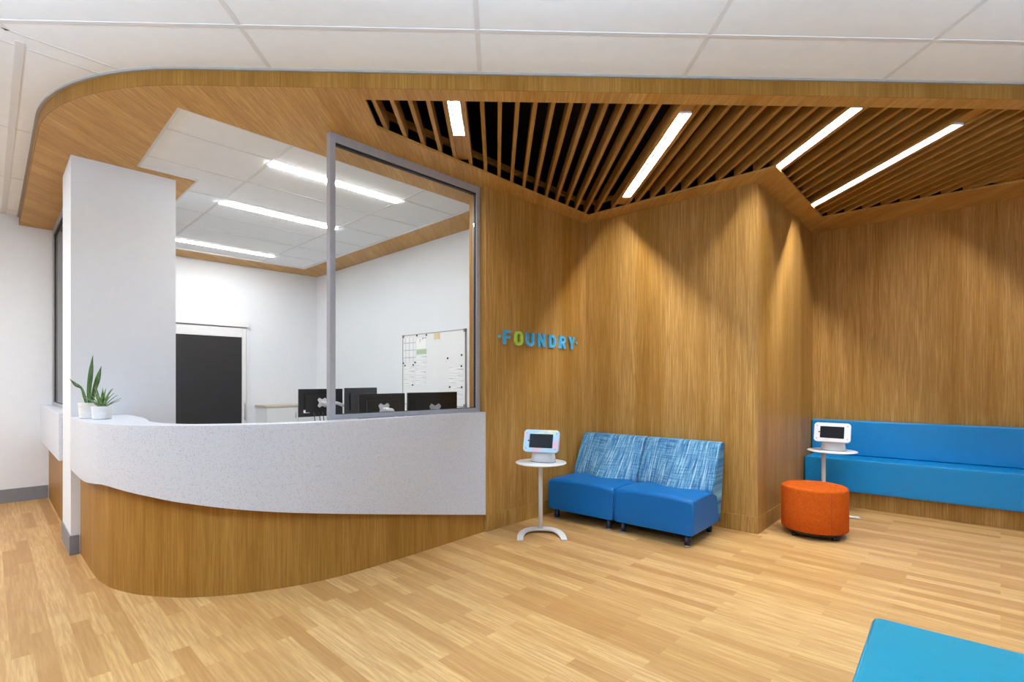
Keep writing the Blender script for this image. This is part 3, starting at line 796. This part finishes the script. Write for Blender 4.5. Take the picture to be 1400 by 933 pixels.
def make_tablet(label, p, rz, mat):
    """front faces local -y"""
    t = thing('tablet_kiosk', label, 'tablet', (p.x, p.y, TZ + .001), rz, 'tablets on the side tables')
    MB().lathe([(.108, 0), (.112, .006), (.104, .05), (.098, .092), (.09, .098)], 48, (0, .03), 1, .62).build('base', M['plastic'], t)
    MB().lathe([(.1125, 0), (.1125, .004)], 48, (0, .03), 1, .62).build('base_ring', M['base'], t)
    tilt = math.radians(-17)
    w, h, r_ = .158, .098, .03
    rr = []
    for cx_, cz_, a in ((w - r_, h - r_, 0), (-w + r_, h - r_, 90), (-w + r_, -h + r_, 180), (w - r_, -h + r_, 270)):
        rr += [(cx_ + r_ * math.cos(math.radians(a + k * 15)), cz_ + r_ * math.sin(math.radians(a + k * 15))) for k in range(7)]
    Rm = Matrix.Translation((0, -.035, .185)) @ Matrix.Rotation(tilt, 4, 'X')
    def sh(loop, y0, y1, sc0=1, sc1=1, dx=0, dz=0):
        return [[Rm @ Vector((x * sc0 + dx, y0, z * sc0 + dz)) for x, z in loop], [Rm @ Vector((x * sc1 + dx, y1, z * sc1 + dz)) for x, z in loop]]
    bow = [(x, z) for x, z in rr]
    m = MB().sweep([sh(bow, -.012, 0, .97)[0], sh(bow, -.009, 0)[0], sh(bow, .012, 0)[0], sh(bow, .022, 0, .93)[0]], smooth=True)
    m.build('enclosure', M[mat], t, bevel=.0015)
    q = [(-.104, -.06), (.104, -.06), (.104, .06), (-.104, .06)]
    MB().sweep([sh(q, -.0132, 0)[0], sh(q, -.0118, 0)[0]], smooth=False).build('screen', M['screen'], t)
    bt = [(.007 * math.cos(i * PI / 8), .007 * math.sin(i * PI / 8)) for i in range(16)]
    MB().sweep([sh(bt, -.0136, 0, 1, 1, -.112, 0)[0], sh(bt, -.0118, 0, 1, 1, -.112, 0)[0]], smooth=False).build('home_button', M['black'], t)
    bs = [(.006 * math.cos(i * PI / 5), .006 * math.sin(i * PI / 5)) for i in range(10)]
    for dx in (-.132, .132):
        for dz in (-.066, .066): MB().sweep([sh(bs, -.0132, 0, 1, 1, dx, dz)[0], sh(bs, -.0118, 0, 1, 1, dx, dz)[0]], smooth=False).build('corner_screw', M['alu'], t)
    return t
make_tablet('tablet in pastel printed frame on the table beside the blue seats', tp1 + Vector((.012, -.09)), math.radians(-19), 'pastel')
make_tablet('tablet in plain white frame on the table before the blue bench', tp2 + Vector((.075, -.03)), a_d2, 'plastic')

# ------------------------------------------------------------------ round orange ottoman on casters
oc = Vector((2.66, 4.455))
ot = thing('ottoman', 'round orange felt ottoman on black casters by the wood corner', 'ottoman', (oc.x, oc.y, 0))
r_ = .257
pr = [(r_ - .008, .058), (r_, .066), (r_, .20), (r_, .405), (r_ - .004, .418), (r_ - .014, .427), (r_ - .05, .431), (.12, .435), (.001, .436)]
MB().lathe(pr, 72).build('cushion', M['orange'], ot)
sa = math.radians(-92)
MB().tube([(math.cos(sa) * (r_), math.sin(sa) * (r_), .066), (math.cos(sa) * (r_), math.sin(sa) * (r_), .41)], .002, 6).build('seam', plain('orange_seam', (150, 60, 20), .8), ot)
MB().lathe([(r_ - .03, .034), (r_ - .025, .057)], 48).build('base', M['black'], ot)
for i in range(4):
    a = math.radians(-75 + 90 * i); x, y = math.cos(a) * (r_ - .05), math.sin(a) * (r_ - .05)
    m = MB()
    for dx in (-.012, .012):
        m.sweep([[(x + dx + s_, y + .018 * math.cos(k * PI / 8), .0185 + .018 * math.sin(k * PI / 8)) for k in range(16)] for s_ in (-.008, .008)])
    m.lathe([(.012, .02), (.014, .036)], 14, (x, y))
    m.build('caster', M['black'], ot)

# ------------------------------------------------------------------ built-in blue bench
SF = Vector((3.696, 5.22)); W3 = (K - PW).normalized()
def bl(off, gap=.006):                                 # left end of a line parallel to the bench, cut by the return wall
    p = SF + N2 * off; t = (PW - p).cross(W3) / D2.cross(W3); return p + D2 * (t + gap)
def br(off, s_=2.45): return SF + N2 * off + D2 * s_
bo = SF
bnch = thing('bench', 'long bright blue vinyl bench built along the wood wall with wood plinth', 'bench', (SF.x, SF.y, 0))
lo = lambda *p: [q - SF for q in p]
MB().prism(lo(bl(0), br(0), br(.445), bl(.445)), .178, .518).build('seat', M['bench'], bnch, bevel=.03, seg=5)
MB().prism(lo(bl(.36, .008), br(.36), br(.452), bl(.452, .008)), .519, .904).build('backrest', M['bench'], bnch, bevel=.014, seg=4)
MB().prism(lo(bl(.08), br(.08), br(.445), bl(.445)), 0, .177).build('plinth', M['wood_wall'], bnch)

# ------------------------------------------------------------------ teal bench in front
fc = Vector((1.372, 1.926))
fb = thing('bench', 'teal vinyl bench cushion corner in front of the camera on the open floor', 'bench', (fc.x, fc.y, 0), a_d2)
MB().box(0, 1.35, -.60, 0, .13, .45).build('cushion', M['teal'], fb, bevel=.022, seg=5)
MB().tube([(.010, -.58, .443), (.010, -.02, .443)], .004, 8).build('piping', M['teal'], fb)
MB().box(.03, 1.32, -.57, -.03, .10, .13).build('frame', M['navy'], fb)
for x in (.08, 1.27):
    for y in (-.52, -.08): MB().lathe([(.026, 0), (.024, .03), (.028, .034), (.030, .10)], 20, (x, y)).build('leg', M['navy'], fb)

# ------------------------------------------------------------------ light
def area(name, x, y, z, sx, sy, w, col=(1, .97, .93), rz=0, up=False):
    l = bpy.data.lights.new(name, 'AREA'); l.shape = 'RECTANGLE'; l.size = sx; l.size_y = sy; l.energy = w; l.color = col
    o = bpy.data.objects.new(name, l); COL.objects.link(o); o.location = (x, y, z); o.rotation_euler = (PI if up else 0, 0, rz); return o
for x, y, p in ((-2.6, .9, 106), (.2, .9, 104), (3.0, .9, 80), (-2.6, -2.2, 30), (.2, -2.2, 20), (3.0, -2.2, 10)):
    area('fill_uplight', x, y, 2.6, 1.6, .3, p, (.64, .93, 1.28), up=True)  # added fill lamps out of view, tinted blue to neutralise the ceiling
area('fill_uplight', -5.0, 1.6, 2.6, 1.5, .3, 55, (.76, .95, 1.16), up=True)  # one more added fill lamp, out of view at the left
area('corridor_fill', -5.4, 3.0, ZC - .02, 1.2, .3, 80, (.95, .98, 1.0), rz=ang_u1)  # overhead fill lamps added out of view to brighten the left side
area('corridor_fill', -4.6, .9, ZC - .02, 1.2, .3, 52, (.95, .98, 1.0), rz=ang_u1)
w = bpy.data.worlds.new('room_world'); S.world = w; w.use_nodes = True
w.node_tree.nodes['Background'].inputs[0].default_value = (.9, .93, 1, 1); w.node_tree.nodes['Background'].inputs[1].default_value = .02

# ------------------------------------------------------------------ camera
cam = bpy.data.cameras.new('camera'); co = bpy.data.objects.new('camera', cam); COL.objects.link(co)
co.location = (0, 0, H); co.rotation_euler = (PI / 2, 0, 0)
cam.sensor_width = 36; cam.sensor_fit = 'HORIZONTAL'; cam.lens = F / 1400 * 36
cam.shift_y = (HY - 466.5) / 1400; cam.clip_start = .05
S.camera = co
vs = S.view_settings; vs.view_transform = 'Standard'; vs.look = 'None'; vs.gamma = 1; vs.exposure = 0; vs.use_curve_mapping = False
cy = S.cycles
cy.use_denoising = True; cy.max_bounces = 8; cy.diffuse_bounces = 5; cy.glossy_bounces = 3; cy.transparent_max_bounces = 8; cy.sample_clamp_indirect = 6
try: cy.denoiser = 'OPENIMAGEDENOISE'
except Exception: pass
